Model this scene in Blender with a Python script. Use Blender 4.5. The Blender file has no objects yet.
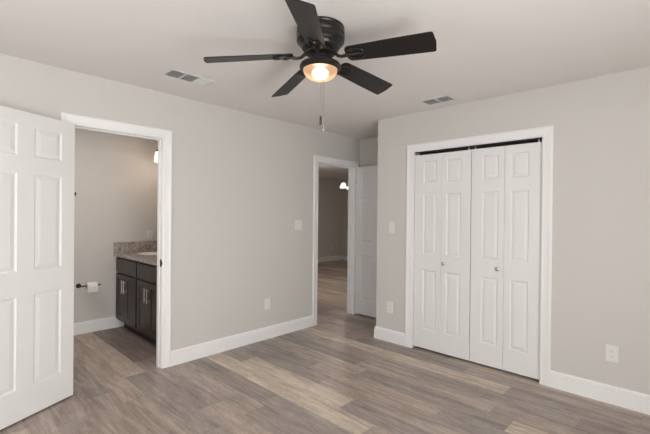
import bpy, bmesh, math, random
from mathutils import Vector, Matrix

# ------------------------------------------------------------------ camera, world, light, exposure
SC = bpy.context.scene
CAM_H = 1.3714
A_X = -3.385      # room face of the left wall
B_Y = 3.524       # room face of the closet wall
HC = 2.44         # ceiling height
REAR_Y, RIGHT_X = -1.3, 1.45

def make_camera():
    yaw, pitch, roll = (math.radians(v) for v in (43.63, -0.265, 0.555))
    fwd = Vector((-math.sin(yaw)*math.cos(pitch), math.cos(yaw)*math.cos(pitch), math.sin(pitch)))
    right = Vector((math.cos(yaw), math.sin(yaw), 0))
    up = right.cross(fwd)
    r2 = right*math.cos(roll) + up*math.sin(roll)
    u2 = -right*math.sin(roll) + up*math.cos(roll)
    cd = bpy.data.cameras.new('camera')
    cd.sensor_fit = 'HORIZONTAL'; cd.sensor_width = 36; cd.lens = 384.32/650*36
    cd.clip_start = 0.02
    co = bpy.data.objects.new('camera', cd)
    SC.collection.objects.link(co)
    m = Matrix((( r2.x, u2.x, -fwd.x, 0), (r2.y, u2.y, -fwd.y, 0), (r2.z, u2.z, -fwd.z, CAM_H), (0, 0, 0, 1)))
    co.matrix_world = m
    SC.camera = co
make_camera()

w = bpy.data.worlds.new('world'); SC.world = w; w.use_nodes = True
w.node_tree.nodes['Background'].inputs[0].default_value = (0.75, 0.85, 1.0, 1)
w.node_tree.nodes['Background'].inputs[1].default_value = 1.0
SC.view_settings.view_transform = 'Standard'; SC.view_settings.look = 'None'
SC.view_settings.gamma = 1; SC.view_settings.use_curve_mapping = False
SC.view_settings.exposure = 0.0

def area_light(name, loc, target, sx, sy, power, color):
    l = bpy.data.lights.new(name, 'AREA'); l.shape = 'RECTANGLE'; l.size = sx; l.size_y = sy
    l.energy = power; l.color = color
    o = bpy.data.objects.new(name, l); SC.collection.objects.link(o)
    o.location = loc
    o.rotation_euler = (Vector(target)-Vector(loc)).to_track_quat('-Z', 'Z').to_euler()
    return o
# fill lights added at the two unseen windows, tilted up to brighten the ceiling
area_light('window_daylight', (-1.5, REAR_Y+0.05, 1.25), (-1.5, 5, 3.2), 2.2, 1.45, 27, (1.0, 0.995, 0.985))
area_light('window_daylight', (RIGHT_X-0.05, 0.4, 1.25), (-5, 0.7, 3.9), 2.5, 1.45, 133, (1.0, 0.995, 0.985))

def point_light(name, loc, power, color, r=0.03):
    l = bpy.data.lights.new(name, 'POINT'); l.energy = power; l.color = color; l.shadow_soft_size = r
    o = bpy.data.objects.new(name, l); SC.collection.objects.link(o); o.location = loc
    return o

# ------------------------------------------------------------------ materials
def srgb(r, g, b):
    f = lambda c: (c/255/12.92) if c/255 <= 0.04045 else ((c/255+0.055)/1.055)**2.4
    return (f(r), f(g), f(b), 1)

def mat(name, col, rough=0.5, metal=0.0, spec=0.5, noise=0.0, nscale=40.0, bump=0.0, bscale=200.0, coat=0.0):
    m = bpy.data.materials.new(name); m.use_nodes = True
    nt = m.node_tree; b = nt.nodes['Principled BSDF']
    b.inputs['Base Color'].default_value = col; b.inputs['Roughness'].default_value = rough
    b.inputs['Metallic'].default_value = metal; b.inputs['Specular IOR Level'].default_value = spec
    b.inputs['Coat Weight'].default_value = coat
    tc = nt.nodes.new('ShaderNodeTexCoord')
    if noise:
        n = nt.nodes.new('ShaderNodeTexNoise'); n.inputs['Scale'].default_value = nscale; n.inputs['Detail'].default_value = 4
        nt.links.new(tc.outputs['Object'], n.inputs['Vector'])
        r = nt.nodes.new('ShaderNodeMapRange')
        r.inputs['To Min'].default_value = 1-noise; r.inputs['To Max'].default_value = 1+noise
        nt.links.new(n.outputs['Fac'], r.inputs['Value'])
        mx = nt.nodes.new('ShaderNodeVectorMath'); mx.operation = 'SCALE'
        mx.inputs[0].default_value = col[:3]
        nt.links.new(r.outputs[0], mx.inputs['Scale']); nt.links.new(mx.outputs[0], b.inputs['Base Color'])
    if bump:
        n2 = nt.nodes.new('ShaderNodeTexNoise'); n2.inputs['Scale'].default_value = bscale; n2.inputs['Detail'].default_value = 3
        nt.links.new(tc.outputs['Object'], n2.inputs['Vector'])
        bp = nt.nodes.new('ShaderNodeBump'); bp.inputs['Strength'].default_value = bump; bp.inputs['Distance'].default_value = 0.002
        nt.links.new(n2.outputs['Fac'], bp.inputs['Height']); nt.links.new(bp.outputs[0], b.inputs['Normal'])
    return m

def emis(name, col, strength):
    m = bpy.data.materials.new(name); m.use_nodes = True
    b = m.node_tree.nodes['Principled BSDF']
    b.inputs['Base Color'].default_value = (0.8, 0.8, 0.8, 1); b.inputs['Roughness'].default_value = 0.3
    b.inputs['Emission Color'].default_value = col; b.inputs['Emission Strength'].default_value = strength
    return m

M = {}
M['wall'] = mat('greige_wall_paint', (0.605, 0.583, 0.553, 1), 0.85, spec=0.25, noise=0.012, nscale=3, bump=0.12, bscale=260)
M['ceiling'] = mat('ceiling_paint', (0.745, 0.717, 0.693, 1), 0.9, spec=0.2, noise=0.012, nscale=2, bump=0.2, bscale=180)
M['trim'] = mat('white_trim_paint', (0.82, 0.815, 0.805, 1), 0.38, spec=0.4, noise=0.01, nscale=5)
M['door'] = mat('white_door_paint', (0.765, 0.76, 0.75, 1), 0.42, spec=0.4, noise=0.008, nscale=5, bump=0.05, bscale=120)
M['plastic'] = mat('white_plastic', (0.74, 0.73, 0.71, 1), 0.35)
M['slot'] = mat('dark_slot', (0.05, 0.045, 0.04, 1), 0.6)
M['black'] = mat('matte_black_metal', (0.018, 0.015, 0.014, 1), 0.42, metal=0.3)
M['fan_metal'] = mat('oiled_bronze_metal', (0.020, 0.017, 0.015, 1), 0.36, metal=0.4)
M['blade'] = mat('dark_espresso_blade', (0.013, 0.0105, 0.0095, 1), 0.36, spec=0.32, noise=0.25, nscale=25)
M['nickel'] = mat('brushed_nickel', (0.60, 0.57, 0.53, 1), 0.32, metal=1.0)
M['vent_dark'] = mat('duct_shadow_grey', (0.30, 0.30, 0.295, 1), 0.8)
M['vent'] = mat('vent_white_enamel', (0.66, 0.66, 0.65, 1), 0.45)
M['cabinet'] = mat('charcoal_brown_cabinet', (0.031, 0.022, 0.018, 1), 0.36, spec=0.5, noise=0.15, nscale=18)
M['paper'] = mat('toilet_paper', (0.80, 0.78, 0.76, 1), 0.95, spec=0.1, bump=0.2, bscale=300)
M['card'] = mat('cardboard_core', (0.32, 0.24, 0.17, 1), 0.9)
M['porcelain'] = mat('white_porcelain', (0.82, 0.81, 0.79, 1), 0.15)
M['chain'] = mat('chain_metal', (0.35, 0.33, 0.30, 1), 0.35, metal=0.9)
M['fob_glass'] = mat('smoky_fob', (0.20, 0.20, 0.18, 1), 0.25)
M['fob_dark'] = mat('dark_fob', (0.03, 0.02, 0.018, 1), 0.4)
M['dark_inside'] = mat('closet_interior_paint', (0.35, 0.33, 0.31, 1), 0.9)
M['bulb'] = emis('lit_bulb', (1.0, 0.88, 0.70, 1), 9)
M['shade'] = emis('lit_frosted_shade', (1.0, 0.83, 0.62, 1), 2.6)
M['shade_far'] = emis('lit_bell_shade', (1.0, 0.90, 0.76, 1), 1.25)

def granite():
    m = bpy.data.materials.new('speckled_granite'); m.use_nodes = True; nt = m.node_tree; b = nt.nodes['Principled BSDF']
    tc = nt.nodes.new('ShaderNodeTexCoord')
    v = nt.nodes.new('ShaderNodeTexVoronoi'); v.inputs['Scale'].default_value = 120
    nt.links.new(tc.outputs['Object'], v.inputs['Vector'])
    r = nt.nodes.new('ShaderNodeValToRGB'); e = r.color_ramp.elements
    e[0].position = 0.0; e[0].color = (0.10, 0.075, 0.06, 1); e[1].position = 1.0; e[1].color = (0.55, 0.50, 0.45, 1)
    for p, c in ((0.22, (0.30, 0.25, 0.215, 1)), (0.45, (0.45, 0.40, 0.355, 1)), (0.7, (0.36, 0.32, 0.29, 1))):
        q = e.new(p); q.color = c
    s = nt.nodes.new('ShaderNodeSeparateColor'); nt.links.new(v.outputs['Color'], s.inputs[0])
    n = nt.nodes.new('ShaderNodeTexNoise'); n.inputs['Scale'].default_value = 22; n.inputs['Detail'].default_value = 6
    nt.links.new(tc.outputs['Object'], n.inputs['Vector'])
    mx = nt.nodes.new('ShaderNodeMath'); mx.operation = 'ADD'; nt.links.new(s.outputs[0], mx.inputs[0])
    m2 = nt.nodes.new('ShaderNodeMath'); m2.operation = 'MULTIPLY_ADD'; m2.inputs[1].default_value = 1.0; m2.inputs[2].default_value = -0.5
    nt.links.new(n.outputs['Fac'], m2.inputs[0]); nt.links.new(m2.outputs[0], mx.inputs[1])
    nt.links.new(mx.outputs[0], r.inputs[0]); nt.links.new(r.outputs[0], b.inputs['Base Color'])
    b.inputs['Roughness'].default_value = 0.2
    return m
M['granite'] = granite()

def bowl_glass():
    m = bpy.data.materials.new('frosted_lamp_bowl'); m.use_nodes = True; nt = m.node_tree
    for n in list(nt.nodes):
        if n.type == 'BSDF_PRINCIPLED': nt.nodes.remove(n)
    out = [n for n in nt.nodes if n.type == 'OUTPUT_MATERIAL'][0]
    em = nt.nodes.new('ShaderNodeEmission'); em.inputs[0].default_value = (1.0, 0.60, 0.33, 1); em.inputs[1].default_value = 0.62
    rf = nt.nodes.new('ShaderNodeBsdfRefraction'); rf.inputs['Roughness'].default_value = 0.75; rf.inputs['IOR'].default_value = 1.12
    rf.inputs['Color'].default_value = (1, 0.93, 0.84, 1)
    tn = nt.nodes.new('ShaderNodeNewGeometry')
    ad = nt.nodes.new('ShaderNodeAddShader')
    nt.links.new(em.outputs[0], ad.inputs[0]); nt.links.new(rf.outputs[0], ad.inputs[1]); nt.links.new(ad.outputs[0], out.inputs['Surface'])
    return m
M['bowl'] = bowl_glass()

def floor_mat():
    m = bpy.data.materials.new('vinyl_plank_floor'); m.use_nodes = True; nt = m.node_tree; b = nt.nodes['Principled BSDF']
    L = nt.links
    at = nt.nodes.new('ShaderNodeAttribute'); at.attribute_name = 'plank_tone'
    uv = nt.nodes.new('ShaderNodeUVMap'); uv.uv_map = 'plank'
    tc = nt.nodes.new('ShaderNodeTexCoord')
    def math_(op, a=None, b_=None, c=None):
        n = nt.nodes.new('ShaderNodeMath'); n.operation = op
        for i, v in enumerate((a, b_, c)):
            if v is None: continue
            if isinstance(v, (int, float)): n.inputs[i].default_value = v
            else: L.new(v, n.inputs[i])
        return n.outputs[0]
    # grain coordinates: shifted for every plank by its own random number (alpha channel)
    sh = math_('MULTIPLY', at.outputs['Alpha'], 37.0)
    cv = nt.nodes.new('ShaderNodeCombineXYZ'); L.new(sh, cv.inputs[0]); L.new(sh, cv.inputs[1]); L.new(sh, cv.inputs[2])
    ad = nt.nodes.new('ShaderNodeVectorMath'); ad.operation = 'ADD'; L.new(tc.outputs['Object'], ad.inputs[0]); L.new(cv.outputs[0], ad.inputs[1])
    def grain(sx, sy, detail, dist, rough=0.6):
        mp = nt.nodes.new('ShaderNodeMapping'); mp.inputs['Scale'].default_value = (sx, sy, 1); L.new(ad.outputs[0], mp.inputs['Vector'])
        n = nt.nodes.new('ShaderNodeTexNoise'); n.inputs['Scale'].default_value = 1; n.inputs['Detail'].default_value = detail
        n.inputs['Distortion'].default_value = dist; n.inputs['Roughness'].default_value = rough
        L.new(mp.outputs[0], n.inputs['Vector']); return n.outputs['Fac']
    g1 = grain(2.2, 26, 5, 0.6)       # long streaks
    g2 = grain(9, 110, 4, 0.3)        # fine pores
    g3 = grain(3.2, 9, 3, 1.2)        # broad cloudy blotches
    g4 = grain(20, 60, 6, 1.8, 0.8)   # knots, short figure
    def rng(x, lo, hi, a, c):
        r = nt.nodes.new('ShaderNodeMapRange'); r.inputs['From Min'].default_value = lo; r.inputs['From Max'].default_value = hi
        r.inputs['To Min'].default_value = a; r.inputs['To Max'].default_value = c; L.new(x, r.inputs['Value']); return r.outputs[0]
    f = math_('MULTIPLY', rng(g1, 0.3, 0.7, 0.74, 1.22), rng(g2, 0.3, 0.7, 0.88, 1.10))
    f = math_('MULTIPLY', f, rng(g3, 0.3, 0.7, 0.86, 1.14))
    f = math_('MULTIPLY', f, rng(g4, 0.32, 0.52, 0.70, 1.07))
    # plank edges: thin dark micro bevel, from metres along / across each plank
    sp = nt.nodes.new('ShaderNodeSeparateXYZ'); L.new(uv.outputs[0], sp.inputs[0])
    e1 = math_('MINIMUM', sp.outputs[1], math_('SUBTRACT', 0.1755, sp.outputs[1]))
    e2 = math_('MINIMUM', sp.outputs[0], math_('SUBTRACT', 1.22, sp.outputs[0]))
    e = math_('MINIMUM', e1, e2)
    f = math_('MULTIPLY', f, 1.10)
    f = math_('MULTIPLY', f, rng(e, 0.0005, 0.0022, 0.72, 1.0))
    sc = nt.nodes.new('ShaderNodeVectorMath'); sc.operation = 'SCALE'
    L.new(at.outputs['Color'], sc.inputs[0]); L.new(f, sc.inputs['Scale'])
    # cool grey wash in the broad blotches
    mix = nt.nodes.new('ShaderNodeMix'); mix.data_type = 'RGBA'; mix.blend_type = 'MULTIPLY'
    L.new(rng(g3, 0.45, 0.75, 0.0, 0.8), mix.inputs['Factor']); L.new(sc.outputs[0], mix.inputs['A'])
    mix.inputs['B'].default_value = (0.965, 0.985, 1.01, 1)
    L.new(mix.outputs['Result'], b.inputs['Base Color'])
    L.new(rng(g1, 0.3, 0.7, 0.52, 0.40), b.inputs['Roughness'])
    b.inputs['Specular IOR Level'].default_value = 0.4
    bp = nt.nodes.new('ShaderNodeBump'); bp.inputs['Strength'].default_value = 0.15; bp.inputs['Distance'].default_value = 0.001
    L.new(g2, bp.inputs['Height']); L.new(bp.outputs[0], b.inputs['Normal'])
    return m
M['floor'] = floor_mat()

# ------------------------------------------------------------------ mesh helpers
def box(bm, x0, x1, y0, y1, z0, z1):
    v = [bm.verts.new((x, y, z)) for z in (z0, z1) for y in (y0, y1) for x in (x0, x1)]
    for f in ((0, 2, 3, 1), (4, 5, 7, 6), (0, 1, 5, 4), (2, 6, 7, 3), (0, 4, 6, 2), (1, 3, 7, 5)):
        bm.faces.new([v[i] for i in f])
    return v

def lathe(bm, prof, seg=32, mtx=None, cap=True):
    """profile of (radius, z) turned about Z"""
    rings = []
    for r, z in prof:
        if r < 1e-6:
            rings.append([bm.verts.new((0, 0, z))])
        else:
            rings.append([bm.verts.new((r*math.cos(2*math.pi*i/seg), r*math.sin(2*math.pi*i/seg), z)) for i in range(seg)])
    for a, b in zip(rings, rings[1:]):
        for i in range(seg):
            j = (i+1) % seg
            if len(a) == 1 and len(b) == 1: continue
            if len(a) == 1: bm.faces.new((a[0], b[j], b[i]))
            elif len(b) == 1: bm.faces.new((a[i], a[j], b[0]))
            else: bm.faces.new((a[i], a[j], b[j], b[i]))
    if cap:
        for R in (rings[0], rings[-1]):
            if len(R) > 1: bm.faces.new(R)
    if mtx is not None:
        for R in rings:
            for v in R: v.co = mtx @ v.co

def tube(bm, pts, r, seg=10, radii=None):
    pts = [Vector(p) for p in pts]; rings = []
    prev = None
    for i, p in enumerate(pts):
        t = (pts[min(i+1, len(pts)-1)] - pts[max(i-1, 0)]).normalized()
        ref = prev if prev is not None else (Vector((0, 0, 1)) if abs(t.z) < 0.9 else Vector((1, 0, 0)))
        n = (ref - t*ref.dot(t)).normalized(); prev = n
        b = t.cross(n); rr = radii[i] if radii else r
        rings.append([bm.verts.new(p + (n*math.cos(2*math.pi*k/seg) + b*math.sin(2*math.pi*k/seg))*rr) for k in range(seg)])
    for a, b in zip(rings, rings[1:]):
        for k in range(seg):
            j = (k+1) % seg; bm.faces.new((a[k], a[j], b[j], b[k]))
    bm.faces.new(rings[0]); bm.faces.new(rings[-1])

def sweep_loop(bm, sections, close=True):
    """list of rings (lists of coordinates) skinned in order, ends capped"""
    R = [[bm.verts.new(c) for c in s] for s in sections]
    n = len(R[0])
    for a, b in zip(R, R[1:]):
        for k in range(n):
            j = (k+1) % n; bm.faces.new((a[k], a[j], b[j], b[k]))
    bm.faces.new(R[0]); bm.faces.new(R[-1])

def finish(name, bm, m, parent=None, smooth=False, bevel=0.0, mtx=None, segs=2):
    if mtx is not None: bmesh.ops.transform(bm, matrix=mtx, verts=bm.verts)
    bmesh.ops.recalc_face_normals(bm, faces=bm.faces)
    me = bpy.data.meshes.new(name); bm.to_mesh(me); bm.free()
    o = bpy.data.objects.new(name, me); SC.collection.objects.link(o)
    if m is not None: me.materials.append(m)
    if smooth:
        for p in me.polygons: p.use_smooth = True
        try: me.set_sharp_from_angle(angle=math.radians(40))
        except Exception: pass
    if bevel:
        b = o.modifiers.new('bevel', 'BEVEL'); b.width = bevel; b.segments = segs; b.limit_method = 'ANGLE'
    if parent: o.parent = parent
    return o

def tag(o, label, cat, group=None, kind=None):
    o['label'] = label; o['category'] = cat
    if group: o['group'] = group
    if kind: o['kind'] = kind
    return o

def thing(name, loc, label, cat, rz=0, group=None, kind=None):
    o = bpy.data.objects.new(name, None); SC.collection.objects.link(o)
    o.location = loc; o.rotation_euler = (0, 0, rz); o.empty_display_size = 0.1
    return tag(o, label, cat, group, kind)

def boxobj(name, m, boxes, parent=None, bevel=0.0):
    bm = bmesh.new()
    for b in boxes: box(bm, *b)
    return finish(name, bm, m, parent, bevel=bevel)

def struct(name, m, boxes, label, cat):
    o = boxobj(name, m, boxes); return tag(o, label, cat, kind='structure')

# ------------------------------------------------------------------ key dimensions
BD = (0.787, 1.465)          # bathroom doorway along y
FD = (3.420, 4.130)          # hall doorway along y
CD = (-2.089, -0.896)        # closet opening along x
HO = 2.034                   # opening height
WT = 0.10                    # wall thickness
AX0 = A_X - WT               # hall side of the left wall
XE = -2.551                  # outside corner of the closet wall
YB = 4.246                   # back wall of the alcove
JT = 0.018
BATH_X, BATH_Y = -5.0, 2.19
LIV_X, LIV_Y = -7.85, 8.97

# ------------------------------------------------------------------ floor of individual planks
def build_floor():
    random.seed(11)
    PW, PL = 0.1755, 1.22
    x0, x1, y0, y1 = LIV_X-0.1, RIGHT_X+0.1, REAR_Y-0.1, LIV_Y+0.1
    pal = {
        'B': (0.53, 0.445, 0.36), 'L': (0.46, 0.388, 0.320), 'M': (0.370, 0.303, 0.259),
        'T': (0.40, 0.324, 0.273), 'G': (0.31, 0.264, 0.234), 'D': (0.275, 0.225, 0.195), 'K': (0.215, 0.172, 0.150)}
    anchor = {0: -2.96, 1: -3.41, 2: -2.485, 3: -2.2, 4: -1.05, 5: -1.485, 6: -1.80, 7: -2.2, 8: -1.265,
              9: -0.855, 10: -1.01, 11: -1.75, 12: -1.04, 13: -1.45, 14: -2.9}
    # tone of known planks: (row, index counted leftward from the anchor joint; 0 = plank to the right of it)
    known = {(0, 0): 'M', (0, -1): 'T', (0, -2): 'M', (1, 0): 'G', (1, -1): 'L', (1, -2): 'T', (2, 0): 'T', (2, -1): 'G', (2, -2): 'K',
             (3, 0): 'G', (3, -1): 'M', (3, -2): 'K', (3, -3): 'K', (2, -3): 'K', (4, 0): 'G', (4, -1): 'G', (4, -2): 'G', (4, -3): 'K', (5, 0): 'M', (5, -1): 'B', (5, -2): 'B',
             (6, 0): 'G', (6, -1): 'B', (6, -2): 'M', (7, 0): 'M', (7, -1): 'G', (8, 0): 'G', (8, -1): 'T', (8, -2): 'G',
             (9, 0): 'B', (9, -1): 'G', (9, -2): 'M', (10, 0): 'M', (10, -1): 'T', (10, -2): 'G', (11, 0): 'G', (11, -1): 'M', (11, -2): 'M',
             (12, 0): 'G', (12, -1): 'B', (12, -2): 'B', (13, 0): 'M', (13, -1): 'G', (13, -2): 'M', (14, 0): 'M', (14, -1): 'M',
             (-1, 0): 'G', (-1, -1): 'M'}
    bm = bmesh.new()
    uvl = bm.loops.layers.uv.new('plank'); cl = bm.loops.layers.float_color.new('plank_tone')
    r0 = int(math.floor((y0-1.0)/PW)); r1 = int(math.ceil((y1-1.0)/PW))
    for r in range(r0, r1):
        an = anchor.get(r, random.uniform(-3, -1.8))
        ya, yb = 1.0+r*PW, 1.0+(r+1)*PW
        k0 = int(math.floor((x0-an)/PL)); k1 = int(math.ceil((x1-an)/PL))
        for k in range(k0, k1):
            xa, xb = an+k*PL, an+(k+1)*PL
            key = known.get((r, k)) or random.choice('MMGGTLDMB' if (r < 14) else 'MMGDTLDL')
            c = pal[key]; j = random.uniform(0.95, 1.05); rnd = random.random()
            pts = []
            for (x, y) in ((xa, ya), (xb, ya), (xb, yb), (xa, yb)):
                pts.append((min(max(x, x0), x1), min(max(y, y0), y1)))
            if pts[1][0]-pts[0][0] < 1e-4 or pts[2][1]-pts[1][1] < 1e-4: continue
            f = bm.faces.new([bm.verts.new((x, y, 0)) for x, y in pts])
            for l, (x, y) in zip(f.loops, pts):
                l[uvl].uv = (x-xa, y-ya); l[cl] = (c[0]*j, c[1]*j, c[2]*j, rnd)
    # slab underneath
    f0 = len(bm.faces)
    box(bm, x0, x1, y0, y1, -0.12, -0.004)
    me = bpy.data.meshes.new('floor'); 
    for f in bm.faces:
        f.normal_update()
    bm.to_mesh(me); bm.free(); me.materials.append(M['floor'])
    o = bpy.data.objects.new('floor', me); SC.collection.objects.link(o)
    return tag(o, 'grey-brown wood-look plank floor running through all the rooms', 'floor', kind='structure')
build_floor()

struct('ceiling', M['ceiling'], [(LIV_X-0.1, RIGHT_X+0.1, REAR_Y-0.1, LIV_Y+0.1, HC, HC+0.12)], 'plain off-white painted ceiling above the bedroom and beyond', 'ceiling')

# ------------------------------------------------------------------ walls
struct('wall_left', M['wall'], [
    (AX0, A_X, REAR_Y-0.1, BD[0]-JT, 0, HC), (AX0, A_X, BD[0]-JT, BD[1]+JT, HO+JT, HC),
    (AX0, A_X, BD[1]+JT, FD[0]-JT, 0, HC), (AX0, A_X, FD[0]-JT, FD[1]+JT, HO+JT, HC),
    (AX0, A_X, FD[1]+JT, LIV_Y, 0, HC)], 'long greige wall with the two open doorways', 'wall')
struct('wall_closet', M['wall'], [
    (XE, CD[0]-JT, B_Y, B_Y+WT, 0, HC), (CD[0]-JT, CD[1]+JT, B_Y, B_Y+WT, HO+JT, HC), (CD[1]+JT, RIGHT_X, B_Y, B_Y+WT, 0, HC),
    (XE, XE+WT, B_Y+WT, YB, 0, HC), (-0.55, -0.45, B_Y+WT, YB, 0, HC)], 'greige wall around the white bifold closet doors', 'wall')
struct('wall_alcove', M['wall'], [(A_X, RIGHT_X, YB, YB+WT, 0, HC)], 'short greige wall behind the open hall door', 'wall')
WY0, WY1 = -0.90, 1.70    # window openings
WX0, WX1 = -2.65, -0.35
WZ0, WZ1 = 0.475, 2.025
struct('wall_right', M['wall'], [
    (RIGHT_X, RIGHT_X+WT, REAR_Y-0.1, WY0, 0, HC), (RIGHT_X, RIGHT_X+WT, WY1, YB+WT, 0, HC),
    (RIGHT_X, RIGHT_X+WT, WY0, WY1, 0, WZ0), (RIGHT_X, RIGHT_X+WT, WY0, WY1, WZ1, HC)], 'greige window wall to the right of the camera', 'wall')
struct('wall_rear', M['wall'], [
    (A_X, WX0, REAR_Y-0.1, REAR_Y, 0, HC), (WX1, RIGHT_X, REAR_Y-0.1, REAR_Y, 0, HC),
    (WX0, WX1, REAR_Y-0.1, REAR_Y, 0, WZ0), (WX0, WX1, REAR_Y-0.1, REAR_Y, WZ1, HC)], 'greige window wall behind the camera', 'wall')
struct('wall_bathroom', M['wall'], [
    (BATH_X-0.1, BATH_X, -0.5, BATH_Y+0.1, 0, HC), (BATH_X, AX0, BATH_Y, BATH_Y+0.1, 0, HC), (BATH_X, AX0, -0.6, -0.5, 0, HC)],
    'greige bathroom walls seen through the near doorway', 'wall')
struct('wall_hall', M['wall'], [
    (LIV_X-0.1, LIV_X, BATH_Y, LIV_Y+0.1, 0, HC), (LIV_X, A_X, LIV_Y, LIV_Y+0.1, 0, HC), (LIV_X, BATH_X-0.1, BATH_Y, BATH_Y+0.1, 0, HC)],
    'dim far walls seen through the hall doorway', 'wall')

# ------------------------------------------------------------------ unseen windows added to hold the fill lights
def window(idx, along, fixed, lo, hi, inward):
    def B(s0, s1, d0, d1, z0, z1):
        d0, d1 = sorted((fixed+inward*d0, fixed+inward*d1))
        return (s0, s1, d0, d1, z0, z1) if along == 'x' else (d0, d1, s0, s1, z0, z1)
    root = thing('window_%d' % idx, (0, 0, 0), 'white framed window %s' % ('behind the camera' if idx == 1 else 'on the right-hand wall'), 'window', kind='structure')
    fr = [B(lo, lo+.05, -.08, -.03, WZ0, WZ1), B(hi-.05, hi, -.08, -.03, WZ0, WZ1), B(lo+.05, hi-.05, -.08, -.03, WZ0, WZ0+.05), B(lo+.05, hi-.05, -.08, -.03, WZ1-.05, WZ1),
          B((lo+hi)/2-.03, (lo+hi)/2+.03, -.08, -.03, WZ0+.05, WZ1-.05)]
    boxobj('window_frame', M['trim'], fr, root)
    boxobj('window_casing', M['trim'], [B(lo-.08, lo, 0, .016, WZ0, WZ1+.08), B(hi, hi+.08, 0, .016, WZ0, WZ1+.08), B(lo, hi, 0, .016, WZ1, WZ1+.08)], root)
    boxobj('window_sill', M['trim'], [B(lo-.1, hi+.1, 0, .05, WZ0-.03, WZ0)], root)
    g = bpy.data.materials.get('window_glass')
    if g is None:
        g = mat('window_glass', (1, 1, 1, 1), 0.02); g.node_tree.nodes['Principled BSDF'].inputs['Transmission Weight'].default_value = 1.0
    boxobj('window_glass', g, [B(lo+.05, (lo+hi)/2-.03, -.058, -.052, WZ0+.05, WZ1-.05), B((lo+hi)/2+.03, hi-.05, -.058, -.052, WZ0+.05, WZ1-.05)], root)
window(1, 'x', REAR_Y, WX0, WX1, 1)
window(2, 'y', RIGHT_X, WY0, WY1, -1)

# ------------------------------------------------------------------ baseboards
BP = [(0, 0), (.017, 0), (.017, .104), (.0105, .107), (.0105, .111), (.014, .114), (.0135, .119), (.008, .127), (.005, .133), (0, .134)]
def baseboard(name, path, label, flip=1):
    """path in plan; the board stands to the left (flip=1) of the walking direction"""
    bm = bmesh.new(); P = [Vector(p) for p in path]; secs = []
    for i, p in enumerate(P):
        ns = []
        if i > 0: d = (P[i]-P[i-1]).normalized(); ns.append(Vector((-d.y, d.x))*flip)
        if i < len(P)-1: d = (P[i+1]-P[i]).normalized(); ns.append(Vector((-d.y, d.x))*flip)
        n = ns[0] if len(ns) == 1 else (ns[0]+ns[1])/(1+ns[0].dot(ns[1]))
        secs.append([(p.x+n.x*d, p.y+n.y*d, z) for d, z in BP])
    sweep_loop(bm, secs)
    o = finish(name, bm, M['trim'])
    return tag(o, label, 'baseboard', kind='structure')

CW = 0.078      # casing width
baseboard('baseboard_left', [(A_X, BD[1]+CW), (A_X, FD[0]-CW+.006)], 'white baseboard between the two open doorways', -1)
baseboard('baseboard_near', [(RIGHT_X, REAR_Y), (A_X, REAR_Y), (A_X, BD[0]-CW)], 'white baseboard behind the near open door', -1)
baseboard('baseboard_corner', [(A_X+.017, YB), (XE, YB), (XE, B_Y), (CD[0]-CW, B_Y)], 'white baseboard wrapping the wall corner left of the closet', -1)
baseboard('baseboard_right', [(CD[1]+CW, B_Y), (RIGHT_X, B_Y), (RIGHT_X, REAR_Y)], 'white baseboard right of the closet under the outlet', -1)
baseboard('baseboard_bathroom', [(BATH_X, -0.5), (BATH_X, 1.710)], 'white baseboard under the toilet roll in the bathroom', -1)
baseboard('baseboard_hall', [(LIV_X, BATH_Y+0.1), (LIV_X, LIV_Y), (A_X, LIV_Y)], 'white baseboard at the far end of the hall', -1)

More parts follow.
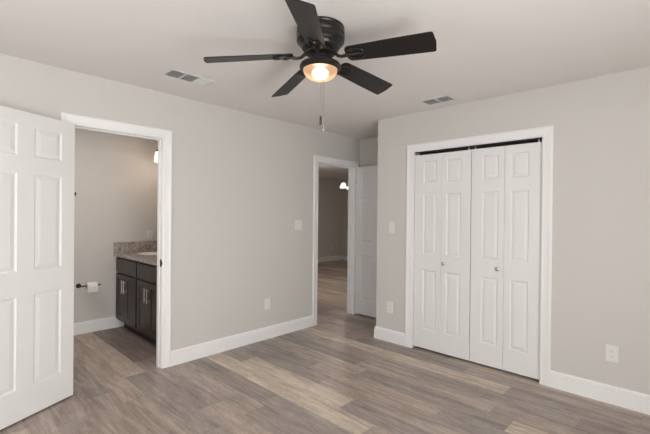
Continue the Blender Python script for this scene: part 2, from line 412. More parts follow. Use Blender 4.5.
# ------------------------------------------------------------------ door casings and jambs
CP = [(0, 0), (0, .010), (.012, .013), (.020, .011), (.050, .015), (.060, .018), (.070, .018), (.0725, .014), (CW-.001, .013), (CW, 0)]
def casing_mesh(s0, s1, H, tr):
    bm = bmesh.new(); secs = []
    for q in range(4):
        s = []
        for o, d in CP:
            sx = (s0-o) if q < 2 else (s1+o); z = 0 if q in (0, 3) else H+o
            s.append(tr(sx, z, d))
        secs.append(s)
    sweep_loop(bm, secs)
    return bm
def doorway(idx, s0, s1, axis, face, sign, label, strike=None, stop=True, both=True):
    """axis: 'y' = doorway in the left wall, 'x' = in the closet wall. depth d grows into the bedroom"""
    if axis == 'y': tr = lambda s, z, d: (face+d*sign, s, z)
    else: tr = lambda s, z, d: (s, face+d*sign, z)
    root = thing('trim_%d' % idx, tr((s0+s1)/2, 0, 0), label, 'door casing', kind='structure')
    off = Vector(root.location)
    def place(bm): bmesh.ops.translate(bm, verts=bm.verts, vec=-off); return bm
    rv = 0.004
    finish('casing', place(casing_mesh(s0-rv, s1+rv, HO+rv, tr)), M['trim'], root)
    if both:
        finish('casing', place(casing_mesh(s0-rv, s1+rv, HO+rv, lambda s, z, d: tr(s, z, -WT-d))), M['trim'], root)
    bm = bmesh.new()
    def B(a0, a1, d0, d1, z0, z1):
        p = tr(a0, z0, d0); q = tr(a1, z1, d1)
        box(bm, min(p[0], q[0]), max(p[0], q[0]), min(p[1], q[1]), max(p[1], q[1]), z0, z1)
    B(s0-JT, s0, 0, -WT, 0, HO+JT); B(s1, s1+JT, 0, -WT, 0, HO+JT); B(s0, s1, 0, -WT, HO, HO+JT)
    finish('jamb', place(bm), M['trim'], root)
    if stop:
        bm = bmesh.new()
        B(s0, s0+.010, -.038, -.070, 0, HO); B(s1-.010, s1, -.038, -.070, 0, HO); B(s0+.010, s1-.010, -.038, -.070, HO-.010, HO)
        finish('door_stop', place(bm), M['trim'], root, bevel=.002)
    if strike:
        bm = bmesh.new(); s, sg = strike
        B(s-.002 if sg > 0 else s, s if sg > 0 else s+.002, -.004, -.034, .90, .965)
        o = finish('strike_plate', place(bm), M['black'], root); o['label'] = 'black metal strike plate'
        bm = bmesh.new()
        p = tr(s-.004*sg, .932, -.001); q = tr(s+.002*sg, .932, .006)
        box(bm, min(p[0], q[0]), max(p[0], q[0]), min(p[1], q[1]), max(p[1], q[1]), .915, .950)
        o = finish('strike_lip', place(bm), M['black'], root, bevel=.001)
    return root
doorway(1, BD[0], BD[1], 'y', A_X, 1, 'white casing framing the near doorway to the bathroom', strike=(BD[1], 1))
doorway(2, FD[0], FD[1], 'y', A_X, 1, 'white casing framing the far doorway to the hall')
doorway(3, CD[0], CD[1], 'x', B_Y, -1, 'white casing framing the bifold closet doors', stop=False)

# ------------------------------------------------------------------ panelled door slabs
def slab(w_, h, t, cols, rows, groove=.008, lip=.011, z0=0):
    """slab with sunk panels on both faces; returns bmesh. local x 0..w, y 0..t, z z0..z0+h"""
    bm = bmesh.new()
    xs = sorted({0, w_} | {c for p in cols for c in p}); zs = sorted({z0, z0+h} | {c for p in rows for c in p})
    for side in (0, 1):
        Y = t if side else 0; dn = -1 if side else 1
        for i in range(len(xs)-1):
            for k in range(len(zs)-1):
                a, b, c, d = xs[i], xs[i+1], zs[k], zs[k+1]
                out = [bm.verts.new(p) for p in ((a, Y, c), (b, Y, c), (b, Y, d), (a, Y, d))]
                if (a, b) in cols and (c, d) in rows:
                    inn = [bm.verts.new(p) for p in ((a+lip, Y+dn*groove, c+lip), (b-lip, Y+dn*groove, c+lip), (b-lip, Y+dn*groove, d-lip), (a+lip, Y+dn*groove, d-lip))]
                    for q in range(4): bm.faces.new((out[q], out[(q+1) % 4], inn[(q+1) % 4], inn[q]))
                    bm.faces.new(inn)
                else: bm.faces.new(out)
    for (xa, xb) in zip(xs, xs[1:]):
        for z in (z0, z0+h): bm.faces.new([bm.verts.new(p) for p in ((xa, 0, z), (xb, 0, z), (xb, t, z), (xa, t, z))])
    for (za, zb) in zip(zs, zs[1:]):
        for x in (0, w_): bm.faces.new([bm.verts.new(p) for p in ((x, 0, za), (x, 0, zb), (x, t, zb), (x, t, za))])
    bmesh.ops.remove_doubles(bm, verts=bm.verts, dist=1e-5)
    return bm
def raised(c, r, t, groove=.008, inset=.013, slope=.028, top=.0015, both=True):
    bm = bmesh.new()
    (a, b), (z0, z1) = c, r
    for side in ((0, 1) if both else (1,)):
        Y = t if side else 0; dn = -1 if side else 1
        def rect(i, y): return [bm.verts.new(p) for p in ((a+i, y, z0+i), (b-i, y, z0+i), (b-i, y, z1-i), (a+i, y, z1-i))]
        base = rect(inset, Y+dn*(groove+.001)); mid = rect(inset, Y+dn*(groove-.0005)); tp = rect(inset+slope, Y+dn*top)
        bm.faces.new(base); bm.faces.new(tp)
        for u, v in ((base, mid), (mid, tp)):
            for q in range(4): bm.faces.new((u[q], u[(q+1) % 4], v[(q+1) % 4], v[q]))
    return bm

ROWS = [(.215, .822), (.985, 1.600), (1.715, 1.930)]
ROWS1 = [(.215, .822), (.985, 1.628), (1.740, 1.945)]
def knob_bm(loc, sgn, r=.026):
    bm = bmesh.new()
    prof = [(0, 0), (.032, 0), (.032, .004), (.026, .008), (.012, .011), (.010, .030), (.014, .036), (r, .046), (r, .058), (.018, .066), (0, .068)]
    rot = Matrix.Rotation(math.radians(-90*sgn), 4, 'X')
    lathe(bm, prof, 24, Matrix.Translation(loc) @ rot)
    return bm
def six_panel_door(idx, loc, ang, width, label, hinge_mat, hinge_side_y, cols, visible_y):
    t = .035; rows = ROWS1 if idx == 1 else ROWS
    root = thing('door_%d' % idx, loc, label, 'door', rz=ang, kind='structure')
    finish('door_slab', slab(width, 2.017, t, cols, rows, z0=.014), M['door'], root)
    for c in cols:
        for r in rows: finish('panel', raised(c, r, t), M['door'], root)
    for s in (1, -1):
        y = t if s > 0 else 0
        finish('door_knob', knob_bm((width-.065, y, .93), s), M['black'] if idx == 1 else M['nickel'], root, smooth=True)
    for z in (.22, 1.03, 1.84):
        bm = bmesh.new()
        lathe(bm, [(0, z-.045), (.0055, z-.045), (.0055, z+.045), (0, z+.045)], 12, Matrix.Translation((-.004, hinge_side_y, 0)))
        box(bm, -.003, .0, .003, t-.003, z-.044, z+.044)
        finish('hinge', bm, hinge_mat, root, smooth=True)
    return root
th1 = -62.9
t_ = .035
n1 = (-math.sin(math.radians(th1)), math.cos(math.radians(th1)))
six_panel_door(1, (-3.329-n1[0]*t_, 0.784-n1[1]*t_, 0), math.radians(th1), .70, 'white six-panel door folded back beside the bathroom doorway', M['black'], -.004,
               [(.100, .295), (.405, .600)], 1)
six_panel_door(2, (A_X+.026, 4.203, 0), math.radians(0), .70, 'white six-panel door standing open against the alcove wall', M['nickel'], .0, [(.085, .285), (.410, .610)], 0)
# second door: its visible face looks towards -y
bpy.data.objects['door_2'].location = (A_X+.020, 4.152, .006)

# bifold closet doors: door_3 (left pair) and door_4 (right pair), each of two leaves
LW = (CD[1]-CD[0]-.010)/4
FZ = 1.998
def bifold(idx, x0, label, knob_leaf):
    root = thing('door_%d' % idx, (x0, B_Y+.018, 0), label, 'closet door', kind='structure')
    for k in range(2):
        wide_left = (k == 0)
        c = (.098, .245) if wide_left else (.052, .199)
        bm = slab(LW-.002, FZ-.022, .030, [c], [(a, b) for a, b in ROWS], groove=.007, lip=.010, z0=.022)
        bmesh.ops.translate(bm, verts=bm.verts, vec=(k*LW+.001, 0, 0))
        leaf = finish('door_leaf', bm, M['door'], root)
        for r in ROWS:
            bm = raised(c, r, .030, groove=.007, inset=.012, slope=.024)
            bmesh.ops.translate(bm, verts=bm.verts, vec=(k*LW+.001, 0, 0))
            finish('panel', bm, M['door'], leaf)
        if k == knob_leaf:
            kx = k*LW + (.036 if k == 1 else LW-.046)
            bm = bmesh.new()
            lathe(bm, [(0, 0), (.009, 0), (.007, .008), (.008, .013), (.0165, .018), (.0175, .023), (.013, .028), (0, .030)], 24,
                  Matrix.Translation((kx, 0, .908)) @ Matrix.Rotation(math.radians(90), 4, 'X'))
            o = finish('knob', bm, M['nickel'], leaf, smooth=True); o['label'] = 'brushed nickel knob'
        # pivot pin on top of the leaf
        bm = bmesh.new(); px = (k*LW+.03) if k == 0 else (k*LW+LW-.03)
        lathe(bm, [(0, FZ), (.005, FZ), (.005, FZ+.034), (0, FZ+.034)], 10, Matrix.Translation((px, .015, 0)))
        finish('pivot_pin', bm, M['plastic'], leaf)
    return root
bifold(3, CD[0]+.003, 'left pair of white bifold closet doors with one small knob', 1)
bifold(4, CD[0]+.007+2*LW, 'right pair of white bifold closet doors with one small knob', 0)
tr = thing('closet_track', (CD[0], B_Y+.033, HO), 'dark metal track above the bifold closet doors', 'door track')
boxobj('rail', M['black'], [(.002, CD[1]-CD[0]-.002, -.014, .014, -.012, 0)], tr)
for px, s in ((.0, 1), (CD[1]-CD[0]-.045, 1)):
    o = boxobj('floor_bracket', M['nickel'], [(px+.002, px+.043, -.012, .012, -HO, -HO+.003), (px+.002 if px == 0 else px+.040, px+.005 if px == 0 else px+.043, -.012, .012, -HO+.003, -HO+.018)], tr)

# ------------------------------------------------------------------ wall plates
def wall_plate(name, loc, rz, w_, h, kind, label, cat, group=None):
    """local x along the wall, y = out of the wall (towards -y local), z up; origin at plate centre"""
    root = thing(name, loc, label, cat, rz=rz, group=group)
    bm = bmesh.new(); box(bm, -w_/2, w_/2, -.006, 0, -h/2, h/2)
    finish('cover_plate', bm, M['plastic'], root, bevel=.0025)
    gangs = [0] if w_ < .09 else [-.023, .023]
    for g in gangs:
        if kind == 'outlet':
            for z in (-.0195, .0195):
                bm = bmesh.new()
                pts = [(g+.0165*math.cos(a), z+max(-.0125, min(.0125, .0165*math.sin(a)))) for a in [2*math.pi*i/24 for i in range(24)]]
                sweep_loop(bm, [[(x, -.006, zz) for x, zz in pts], [(x, -.0078, zz) for x, zz in pts]])
                rc = finish('receptacle', bm, M['plastic'], root)
                boxobj('slot', M['slot'], [(g-.0075, g-.0055, -.0082, -.0070, z-.002, z+.006), (g+.0055, g+.0075, -.0082, -.0070, z-.001, z+.006), (g-.0022, g+.0022, -.0082, -.0070, z-.0095, z-.0055)], rc)
            bm = bmesh.new(); lathe(bm, [(0, 0), (.003, 0), (.002, .0015), (0, .002)], 10, Matrix.Translation((g, -.006, 0)) @ Matrix.Rotation(math.radians(90), 4, 'X'))
            finish('screw', bm, M['plastic'], root)
        else:
            bm = bmesh.new(); box(bm, g-.0165, g+.0165, -.0075, -.006, -.033, .033)
            fr = finish('switch_frame', bm, M['plastic'], root, bevel=.001)
            bm = bmesh.new()
            sweep_loop(bm, [[(x, -.0075, -.030), (x, -.0085, -.030), (x, -.0120, .030), (x, -.0075, .030)] for x in (g-.0145, g+.0145)])
            finish('rocker', bm, M['plastic'], fr)
    return root
R90 = math.radians(90)
wall_plate('light_switch', (A_X, 3.09, 1.25), R90, .118, .120, 'switch', 'white double rocker switch beside the hall doorway', 'light switch')
wall_plate('electrical_outlet', (A_X, 2.636, .385), R90, .075, .120, 'outlet', 'white outlet low on the wall between the two doorways', 'outlet')
wall_plate('light_switch', (-2.353, B_Y, 1.245), 0, .075, .122, 'switch', 'white single rocker switch left of the closet', 'light switch')
wall_plate('electrical_outlet', (-2.368, B_Y, .373), 0, .075, .120, 'outlet', 'white outlet low on the wall left of the closet', 'outlet')
wall_plate('electrical_outlet', (-0.415, B_Y, .370), 0, .078, .122, 'outlet', 'white outlet low on the wall right of the closet', 'outlet')
wall_plate('electrical_outlet', (BATH_X, 2.005, 1.10), R90, .075, .120, 'outlet', 'white outlet above the granite backsplash in the bathroom', 'outlet')
wall_plate('electrical_outlet', (LIV_X, 8.51, .40), R90, .075, .120, 'outlet', 'small pale outlet on the far hall wall', 'outlet')

# ------------------------------------------------------------------ ceiling registers
def register(loc, lx, ly, sections, axis, label):
    """axis: direction of the sections ('x' or 'y')"""
    root = thing('ceiling_vent', loc, label, 'vent', group=None)
    e = .016; d = .007
    boxobj('vent_frame', M['vent'], [(-lx/2, lx/2, -ly/2, -ly/2+e, -d, 0), (-lx/2, lx/2, ly/2-e, ly/2, -d, 0),
                                     (-lx/2, -lx/2+e, -ly/2+e, ly/2-e, -d, 0), (lx/2-e, lx/2, -ly/2+e, ly/2-e, -d, 0)], root, bevel=.002)
    o = boxobj('duct_opening', M['vent_dark'], [(-lx/2+e, lx/2-e, -ly/2+e, ly/2-e, -.0012, -.0002)], root)
    n = len(sections)
    L0 = (lx if axis == 'x' else ly)-2*e; W0 = (ly if axis == 'x' else lx)-2*e
    for i, (tilt, gap) in enumerate(sections):
        a = -L0/2+L0*i/n+.006; b = -L0/2+L0*(i+1)/n-.006
        if i:
            c = -L0/2+L0*i/n
            q = (c-.006, c+.006, -W0/2, W0/2, -d, -.0012)
            boxobj('divider', M['vent'], [q if axis == 'x' else (q[2], q[3], q[0], q[1], q[4], q[5])], root)
        m_ = int(round(W0/gap))
        for k in range(m_):
            c = -W0/2 + W0*(k+.5)/m_
            bm = bmesh.new(); hw = .0052; s = math.sin(tilt); cc = math.cos(tilt)
            pr = [(-hw*cc, -hw*s), (hw*cc, hw*s), (hw*cc, hw*s+.0009), (-hw*cc, -hw*s+.0009)]
            if axis == 'x': secs = [[(x, c+u, -.0052+v*.75) for u, v in pr] for x in (a, b)]
            else: secs = [[(c+u, y, -.0052+v*.75) for u, v in pr] for y in (a, b)]
            sweep_loop(bm, secs); finish('louver', bm, M['vent'], root)
    return root
register((-2.86, 1.443, HC), .175, .365, [(-.75, .0145), (-.75, .0145), (.5, .0110)], 'y', 'long white ceiling vent with three louvre sections, left of the fan')
register((-1.695, 3.268, HC), .285, .175, [(.75, .0145), (.75, .0145)], 'x', 'short white ceiling vent with two louvre sections, above the closet')

# ------------------------------------------------------------------ ceiling fan
FX, FY = -1.540, 1.565
fan = thing('ceiling_fan', (FX, FY, HC), 'black five-blade ceiling fan with a lit frosted bowl', 'ceiling fan')
bm = bmesh.new()
lathe(bm, [(0, 0), (.128, 0), (.134, -.004), (.136, -.012), (.133, -.018), (.136, -.024), (.137, -.050), (.134, -.056), (.137, -.062), (.136, -.084), (.128, -.090),
           (.124, -.095), (.121, -.101), (.112, -.106), (.106, -.122), (.088, -.132), (0, -.134)], 56)
finish('motor_housing', bm, M['fan_metal'], fan, smooth=True)
bm = bmesh.new()
lathe(bm, [(0, -.134), (.075, -.134), (.082, -.140), (.082, -.152), (.060, -.158), (.050, -.164), (.048, -.204), (.054, -.212), (0, -.212)], 40)
finish('rotor_hub', bm, M['fan_metal'], fan, smooth=True)
bm = bmesh.new()
lathe(bm, [(0, -.216), (.062, -.216), (.098, -.219), (.113, -.225), (.118, -.233), (.118, -.246), (.111, -.254), (.099, -.256), (.097, -.246), (0, -.240)], 56)
finish('light_fitter', bm, M['fan_metal'], fan, smooth=True, mtx=Matrix.Translation((0, 0, .014)))
bm = bmesh.new()
prof = [(.097, -.246), (.0965, -.256)]
for i in range(1, 13):
    a = i/12*math.pi/2
    prof.append((.0965*math.cos(a) if i < 12 else 0, -.256-.060*math.sin(a)))
lathe(bm, prof, 48, cap=False)
finish('glass_bowl', bm, M['bowl'], fan, smooth=True, mtx=Matrix.Translation((0, 0, .014)))
bm = bmesh.new()
lathe(bm, [(0, -.300), (.018, -.297), (.033, -.287), (.040, -.272), (.036, -.259), (.022, -.250), (.016, -.242), (0, -.242)], 20)
finish('light_bulb', bm, M['bulb'], fan, smooth=True, mtx=Matrix.Translation((0, 0, .014)))
# blades
def blade_outline():
    r0, r1 = .158, .645
    pts = []
    # root: half round, widening to the tip, tip gently bowed with rounded corners
    for i in range(7):
        a = math.pi/2 + math.pi/2*i/6
        pts.append((r0+.030+.030*math.cos(a), .025+.030*math.sin(a)))
    for i in range(7):
        a = math.pi + math.pi/2*i/6
        pts.append((r0+.030+.030*math.cos(a), -.025+.030*math.sin(a)))
    w1 = .067
    pts += [(.40, -.062), (r1-.022, -w1)]
    for i in range(1, 6):
        a = -math.pi/2 + (math.pi/2)*i/6
        pts.append((r1-.020+.013*math.cos(a), -w1+.013+.013*math.sin(a)))
    pts += [(r1-.003, -.022), (r1, 0), (r1-.003, .022)]
    for i in range(1, 6):
        a = (math.pi/2)*i/6
        pts.append((r1-.020+.013*math.cos(a), w1-.013+.013*math.sin(a)))
    pts += [(r1-.022, w1), (.40, .062)]
    return pts
bo = blade_outline()
for k in range(5):
    PITCH = math.radians((-20, -18, -18, -10, -17)[k])
    ang = math.radians(17.7+72*k + (.8 if k == 4 else 0))
    zr = (-.180, -.180, -.180, -.177, -.180)[k]; zt = (-.211, -.211, -.213, -.229, -.203)[k] + .011*(math.cos(ang)*.724+math.sin(ang)*.690)
    droop = math.atan2(zr-zt, .48)
    mt = Matrix.Rotation(ang, 4, 'Z') @ Matrix.Translation((0, 0, zr)) @ Matrix.Translation((.158, 0, 0)) @ Matrix.Rotation(droop, 4, 'Y') @ Matrix.Translation((-.158, 0, 0)) @ Matrix.Rotation(PITCH, 4, 'X')
    bm = bmesh.new()
    sweep_loop(bm, [[(x, y, 0) for x, y in bo], [(x, y, .006) for x, y in bo]])
    bl = finish('blade', bm, M['blade'], fan, mtx=mt, bevel=.0015)
    # blade iron: two-pronged scroll bracket from the hub
    bm = bmesh.new()
    mi = Matrix.Rotation(ang, 4, 'Z')
    arm = [(.070, 0, -.148), (.090, 0, -.160), (.112, 0, -.180), (.135, 0, -.186), (.162, 0, -.184)]
    tube(bm, arm, .008, 10, [.011, .010, .009, .009, .010])
    c, s = math.cos(PITCH), math.sin(PITCH)
    def tip(x, y): return (x, y*c, zr-.0035-(x-.158)*math.sin(droop)+y*s)
    for sg in (1, -1):
        loop = [tip(.160+.0*sg, 0)] + [tip(.160+.055*(1-math.cos(a)), sg*.038*math.sin(a)) for a in [math.pi*i/8 for i in range(1, 8)]]
        tube(bm, loop, .0055, 8)
    tube(bm, [tip(.160, 0), tip(.245, 0)], .006, 8)
    for (x, y) in ((.195, .034), (.195, -.034), (.245, 0)):
        p = tip(x, y); lathe(bm, [(0, -.006), (.010, -.005), (.011, 0), (.011, .003), (0, .003)], 12, Matrix.Translation(p))
    finish('blade_iron', bm, M['fan_metal'], fan, mtx=mi, smooth=True)
# pull chains hanging from the fitter ring on the side facing the camera
yaw = math.radians(43.63)
fw = Vector((-math.sin(yaw), math.cos(yaw), 0)); rt = Vector((math.cos(yaw), math.sin(yaw), 0))
for off, zb, m_, kind in ((.006, -.535, M['fob_dark'], 0), (.021, -.575, M['fob_glass'], 1)):
    p = -fw*.110 + rt*off
    bm = bmesh.new()
    tube(bm, [(p.x, p.y, -.245), (p.x, p.y, zb)], .0011, 6)
    z = -.235
    while z > zb:
        bmesh.ops.create_icosphere(bm, subdivisions=1, radius=.0017, matrix=Matrix.Translation((p.x, p.y, z))); z -= .012
    ch = finish('pull_chain', bm, M['chain'], fan)
    bm = bmesh.new()
    if kind == 0: pr = [(0, zb+.004), (.003, zb+.004), (.0058, zb-.004), (.0062, zb-.040), (.004, zb-.046), (0, zb-.047)]
    else: pr = [(0, zb+.004), (.003, zb+.004), (.0040, zb-.004), (.0095, zb-.024), (.0105, zb-.032), (.007, zb-.040), (0, zb-.042)]
    lathe(bm, pr, 16, Matrix.Translation((p.x, p.y, 0)))
    o = finish('chain_fob', bm, m_, ch, smooth=True)
    o['label'] = 'dark wooden pull fob' if kind == 0 else 'smoky teardrop pull fob'

# ------------------------------------------------------------------ bathroom vanity
VX0, VX1 = BATH_X+.002, BATH_X+1.302
VF = 1.625           # front of carcass
van = thing('bathroom_vanity', (VX0, VF, 0), 'dark brown shaker vanity cabinet in the bathroom', 'vanity cabinet')
W = VX1-VX0; D = BATH_Y-VF-.002
boxobj('carcass', M['cabinet'], [(0, W, D-.012, D, .10, .862), (0, .018, .018, D-.012, .10, .862), (W-.018, W, .018, D-.012, .10, .862), (.018, W-.018, .018, D-.012, .10, .118),
    (W/2-.009, W/2+.009, .018, D-.012, .118, .72)], van)
boxobj('face_frame', M['cabinet'], [(0, .035, 0, .018, .10, .862), (W-.035, W, 0, .018, .10, .862), (W/2-.035, W/2+.035, 0, .018, .10, .862),
    (.035, W/2-.035, 0, .018, .10, .14), (W/2+.035, W-.035, 0, .018, .10, .14), (.035, W/2-.035, 0, .018, .64, .69), (W/2+.035, W-.035, 0, .018, .64, .69),
    (.035, W/2-.035, 0, .018, .82, .862), (W/2+.035, W-.035, 0, .018, .82, .862)], van)
boxobj('toe_kick', M['cabinet'], [(0.0, W, .075, D, 0, .10)], van)
T = .019
def front(name, x0, x1, z0, z1, parent, shaker=True):
    if shaker:
        c = (.055, x1-x0-.055); r = (z0+.055, z1-.055)
        bm = slab(x1-x0, z1-z0, T, [c], [r], groove=.007, lip=.001, z0=z0)
        bmesh.ops.translate(bm, verts=bm.verts, vec=(x0, -T, 0))
        f = finish(name, bm, M['cabinet'], parent)
        bm = bmesh.new(); box(bm, x0+c[0]+.0015, x0+c[1]-.0015, -T+.0062, -T+.0072, r[0]+.0015, r[1]-.0015)
        finish('panel', bm, M['cabinet'], f)
        return f
    bm = bmesh.new(); box(bm, x0, x1, -T, 0, z0, z1)
    return finish(name, bm, M['cabinet'], parent, bevel=.003)
def bar_pull(x, z0, z1, parent):
    bm = bmesh.new()
    tube(bm, [(x, -T-.030, z0), (x, -T-.030, z1)], .006, 12)
    for z in (z0+.025, z1-.025): tube(bm, [(x, -T, z), (x, -T-.030, z)], .005, 10)
    o = finish('handle', bm, M['nickel'], parent, smooth=True); o['label'] = 'brushed metal bar handle'
half = W/2
for h in range(2):
    xa = h*half+.018
    xb = (h+1)*half-.018
    front('drawer', xa, xb, .675, .835, van, shaker=False)
    mid = (xa+xb)/2
    for q, (a, b) in enumerate(((xa, mid-.0015), (mid+.0015, xb))):
        d = front('cabinet_door', a, b, .125, .655, van)
        bar_pull(b-.030 if q == 0 else a+.030, .455, .605, d)
top = thing('vanity_countertop', (VX0, VF, .862), 'speckled granite vanity top with an upstand along the wall', 'countertop')
SX, SY, RX, RY = .335, .270, .21, .15      # sink centre and radii, local
bm = bmesh.new()
z0, z1 = .001, .032; xa, xb, ya, yb = 0, W+.02, -.042, D
N = 48
ell = [(SX+RX*math.cos(2*math.pi*i/N), SY+RY*math.sin(2*math.pi*i/N)) for i in range(N)]
def rectpt(i):
    a = 2*math.pi*i/N; cx, sy = math.cos(a), math.sin(a)
    ts = []
    if cx > 1e-9: ts.append((xb-SX)/cx)
    if cx < -1e-9: ts.append((xa-SX)/cx)
    if sy > 1e-9: ts.append((yb-SY)/sy)
    if sy < -1e-9: ts.append((ya-SY)/sy)
    t = min(ts); return (SX+cx*t, SY+sy*t)
outp = [rectpt(i) for i in range(N)]
for cx, cy in ((xa, ya), (xb, ya), (xb, yb), (xa, yb)):   # snap nearest ray to each corner
    j = min(range(N), key=lambda i: (outp[i][0]-cx)**2+(outp[i][1]-cy)**2); outp[j] = (cx, cy)
Vt = [[bm.verts.new((p[0], p[1], z)) for p in ring] for ring, z in ((ell, z1), (outp, z1), (outp, z0), (ell, z0))]
for q in range(4):
    A_, B_ = Vt[q], Vt[(q+1) % 4]
    for i in range(N): bm.faces.new((A_[i], A_[(i+1) % N], B_[(i+1) % N], B_[i]))
finish('worktop', bm, M['granite'], top)
boxobj('side_splash', M['granite'], [(0, .02, -.042, D, .0325, .160)], top, bevel=.002)
boxobj('backsplash', M['granite'], [(.0205, W+.02, D-.02, D, .0325, .160)], top, bevel=.002)
sink = thing('bathroom_sink', (VX0+SX, VF+SY, .862), 'white oval sink basin set into the granite vanity top', 'sink')
bm = bmesh.new()
pr = [(1.0, .030), (.985, .026), (.95, -.02), (.80, -.085), (.50, -.115), (.12, -.122), (0, -.122)]
rings = []
for f_, z in pr:
    if f_ == 0: rings.append([bm.verts.new((0, 0, z))])
    else: rings.append([bm.verts.new((RX*.995*f_*math.cos(2*math.pi*i/N), RY*.995*f_*math.sin(2*math.pi*i/N), z)) for i in range(N)])
for a, b in zip(rings, rings[1:]):
    for i in range(N):
        j = (i+1) % N
        if len(b) == 1: bm.faces.new((a[i], a[j], b[0]))
        else: bm.faces.new((a[i], a[j], b[j], b[i]))
finish('basin', bm, M['porcelain'], sink, smooth=True)
bm = bmesh.new(); lathe(bm, [(0, -.1215), (.022, -.1215), (.022, -.117), (.016, -.1165), (0, -.118)], 20)
finish('drain', bm, M['black'], sink, smooth=True)
fa = thing('faucet', (VX0+SX-.02, VF+.475, .8945), 'black arched faucet behind the bathroom sink', 'faucet')
bm = bmesh.new(); lathe(bm, [(0, 0), (.027, 0), (.027, .006), (.018, .012), (.016, .10), (.018, .11), (0, .114)], 24)
finish('faucet_body', bm, M['black'], fa, smooth=True)
bm = bmesh.new(); pts = [(0, 0, .095)]
for i in range(9):
    a = math.pi*i/9*0.95
    pts.append((0, -.005-.058*(1-math.cos(a)), .135+.055*math.sin(a)))
pts.append((0, -.125, .125))
tube(bm, pts, .010, 12); finish('spout', bm, M['black'], fa, smooth=True)
bm = bmesh.new(); tube(bm, [(.014, 0, .085), (.04, 0, .095), (.075, 0, .112)], .006, 10); finish('lever', bm, M['black'], fa, smooth=True)

# vanity light over the sink
vl = thing('vanity_light', (-4.50, BATH_Y, 2.17), 'black bathroom wall light with glowing frosted glass shade', 'wall light')
boxobj('back_plate', M['black'], [(-.30, .30, -.022, 0, -.03, .03)], vl, bevel=.004)
for x in (-.228, 0, .228):
    bm = bmesh.new(); tube(bm, [(x, -.02, 0), (x, -.13, .012), (x, -.185, .012), (x, -.2, 0), (x, -.2, -.02)], .008, 10)
    ar = finish('arm', bm, M['black'], vl, smooth=True)
    bm = bmesh.new(); lathe(bm, [(0, -.012), (.016, -.014), (.022, -.03), (.022, -.048), (0, -.048)], 20, Matrix.Translation((x, -.2, 0)))
    finish('socket_cup', bm, M['black'], ar, smooth=True)
    bm = bmesh.new(); lathe(bm, [(.022, -.045), (.030, -.055), (.036, -.10), (.044, -.165), (.041, -.165), (.033, -.10), (.027, -.058), (.020, -.049)], 24, Matrix.Translation((x, -.2, 0)), cap=False)
    finish('glass_shade', bm, M['shade'], vl, smooth=True)
point_light('vanity_bulb_light', (-4.5, BATH_Y-.2, 1.95), 1.7, (1.0, 0.80, 0.68), .05)
point_light('vanity_bulb_light', (-4.728, BATH_Y-.2, 1.95), 0.7, (1.0, 0.80, 0.68), .05)
area_light('bathroom_ceiling_light', (-4.1, 0.5, HC-.02), (-4.1, 0.5, 0), .4, .4, 13, (1.0, 0.93, 0.88))  # added fill light without a fixture, lifts the dim bathroom walls

# toilet roll and holder
hz = .548
th = thing('toilet_roll_holder', (BATH_X, 1.222, hz), 'black metal toilet roll holder on the bathroom wall', 'toilet roll holder')
RY90 = Matrix.Rotation(R90, 4, 'Y')
bm = bmesh.new(); lathe(bm, [(0, 0), (.026, 0), (.026, .006), (.020, .010), (.010, .014), (.009, .060), (0, .060)], 24, RY90)
finish('wall_mount', bm, M['black'], th, smooth=True)
bm = bmesh.new(); tube(bm, [(.058, -.012, 0), (.070, -.008, 0), (.075, .010, 0), (.075, .188, 0), (.075, .200, 0)], .007, 12, [.010, .009, .0075, .0075, .011]); finish('bar', bm, M['black'], th, smooth=True)
roll = thing('toilet_roll', (BATH_X+.075, 1.333, hz-.0120), 'white toilet paper roll on the black wall holder', 'toilet roll')
RX90 = Matrix.Rotation(R90, 4, 'X')
bm = bmesh.new(); lathe(bm, [(.0205, -.05), (.056, -.05), (.0565, 0), (.056, .05), (.0205, .05), (.0205, -.05)], 40, RX90, cap=False); finish('paper', bm, M['paper'], roll, smooth=True)
bm = bmesh.new(); lathe(bm, [(.0192, -.0505), (.0204, -.0505), (.0204, .0505), (.0192, .0505), (.0192, -.0505)], 24, RX90, cap=False); finish('core', bm, M['card'], roll, smooth=True)
bm = bmesh.new(); sweep_loop(bm, [[(.0565, y, 0), (.0575, y, 0), (.0575, y, -.055), (.0565, y, -.055)] for y in (-.05, .05)]); finish('loose_sheet', bm, M['paper'], roll)
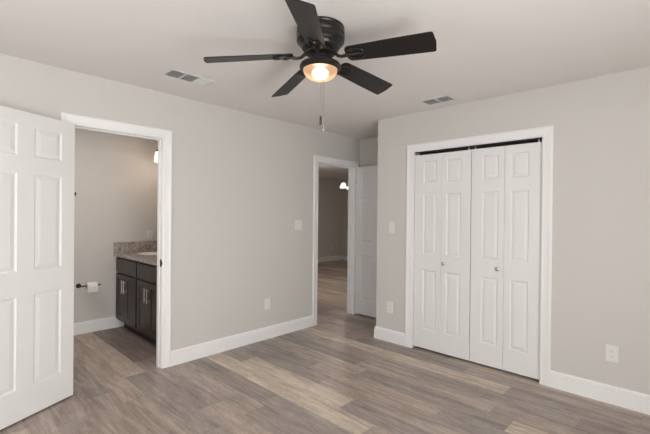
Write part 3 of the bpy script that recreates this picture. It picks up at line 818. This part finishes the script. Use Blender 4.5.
# robe hook
bm = bmesh.new(); lathe(bm, [(0, 0), (.020, 0), (.020, .005), (.008, .009), (.007, .035), (.011, .042), (0, .046)], 20, RY90)
hk = finish('robe_hook', bm, M['black'], smooth=True); hk.location = (BATH_X, 1.176, 1.585)
tag(hk, 'tiny black hook on the bathroom wall beside the open door', 'hook')

# ------------------------------------------------------------------ dining lamp in the far room
cam0 = Vector((0, 0, CAM_H))
CX, CY, CZ = -4.80, 5.785, 1.99
CHZ = -.03
ch = thing('chandelier', (CX, CY, HC), 'lit hanging lamp with bell glass shades in the far room', 'chandelier')
bm = bmesh.new(); lathe(bm, [(0, 0), (.06, 0), (.058, -.015), (.02, -.03), (0, -.03)], 24); finish('ceiling_canopy', bm, M['fan_metal'], ch, smooth=True)
bm = bmesh.new(); tube(bm, [(0, 0, -.03), (0, 0, -.45)], .006, 8); finish('stem', bm, M['fan_metal'], ch, smooth=True)
bm = bmesh.new(); lathe(bm, [(0, -.43), (.022, -.44), (.030, -.47), (.018, -.51), (0, -.53)], 20); finish('centre_hub', bm, M['fan_metal'], ch, smooth=True)
for k in range(3):
    a = math.radians(258.6+120*k); r = .21
    x, y = r*math.cos(a), r*math.sin(a)
    bm = bmesh.new(); tube(bm, [(x*.1, y*.1, -.48), (x*.4, y*.4, -.50), (x*.75, y*.75, -.45), (x, y, -.415), (x, y, -.43)], .006, 8)
    ar = finish('arm', bm, M['fan_metal'], ch, smooth=True)
    bm = bmesh.new(); lathe(bm, [(0, -.385), (.018, -.39), (.020, -.415), (0, -.415)], 16, Matrix.Translation((x, y, CHZ))); finish('socket_cup', bm, M['fan_metal'], ar, smooth=True)
    bm = bmesh.new(); lathe(bm, [(.022, -.412), (.038, -.425), (.050, -.455), (.058, -.490), (.074, -.510), (.072, -.512), (.055, -.492), (.047, -.457), (.035, -.429), (.020, -.416)], 24, Matrix.Translation((x, y, CHZ)), cap=False)
    finish('glass_shade', bm, M['shade_far'], ch, smooth=True)
area_light('hall_ceiling_light', (-4.3, 3.25, HC-.02), (-4.3, 3.25, 0), .35, .35, 3, (1.0, 0.98, 0.96))  # added fill light without a fixture, brightens the open hall door
point_light('chandelier_light', (CX, CY, HC-.56), 40, (1.0, 0.90, 0.82), .1)
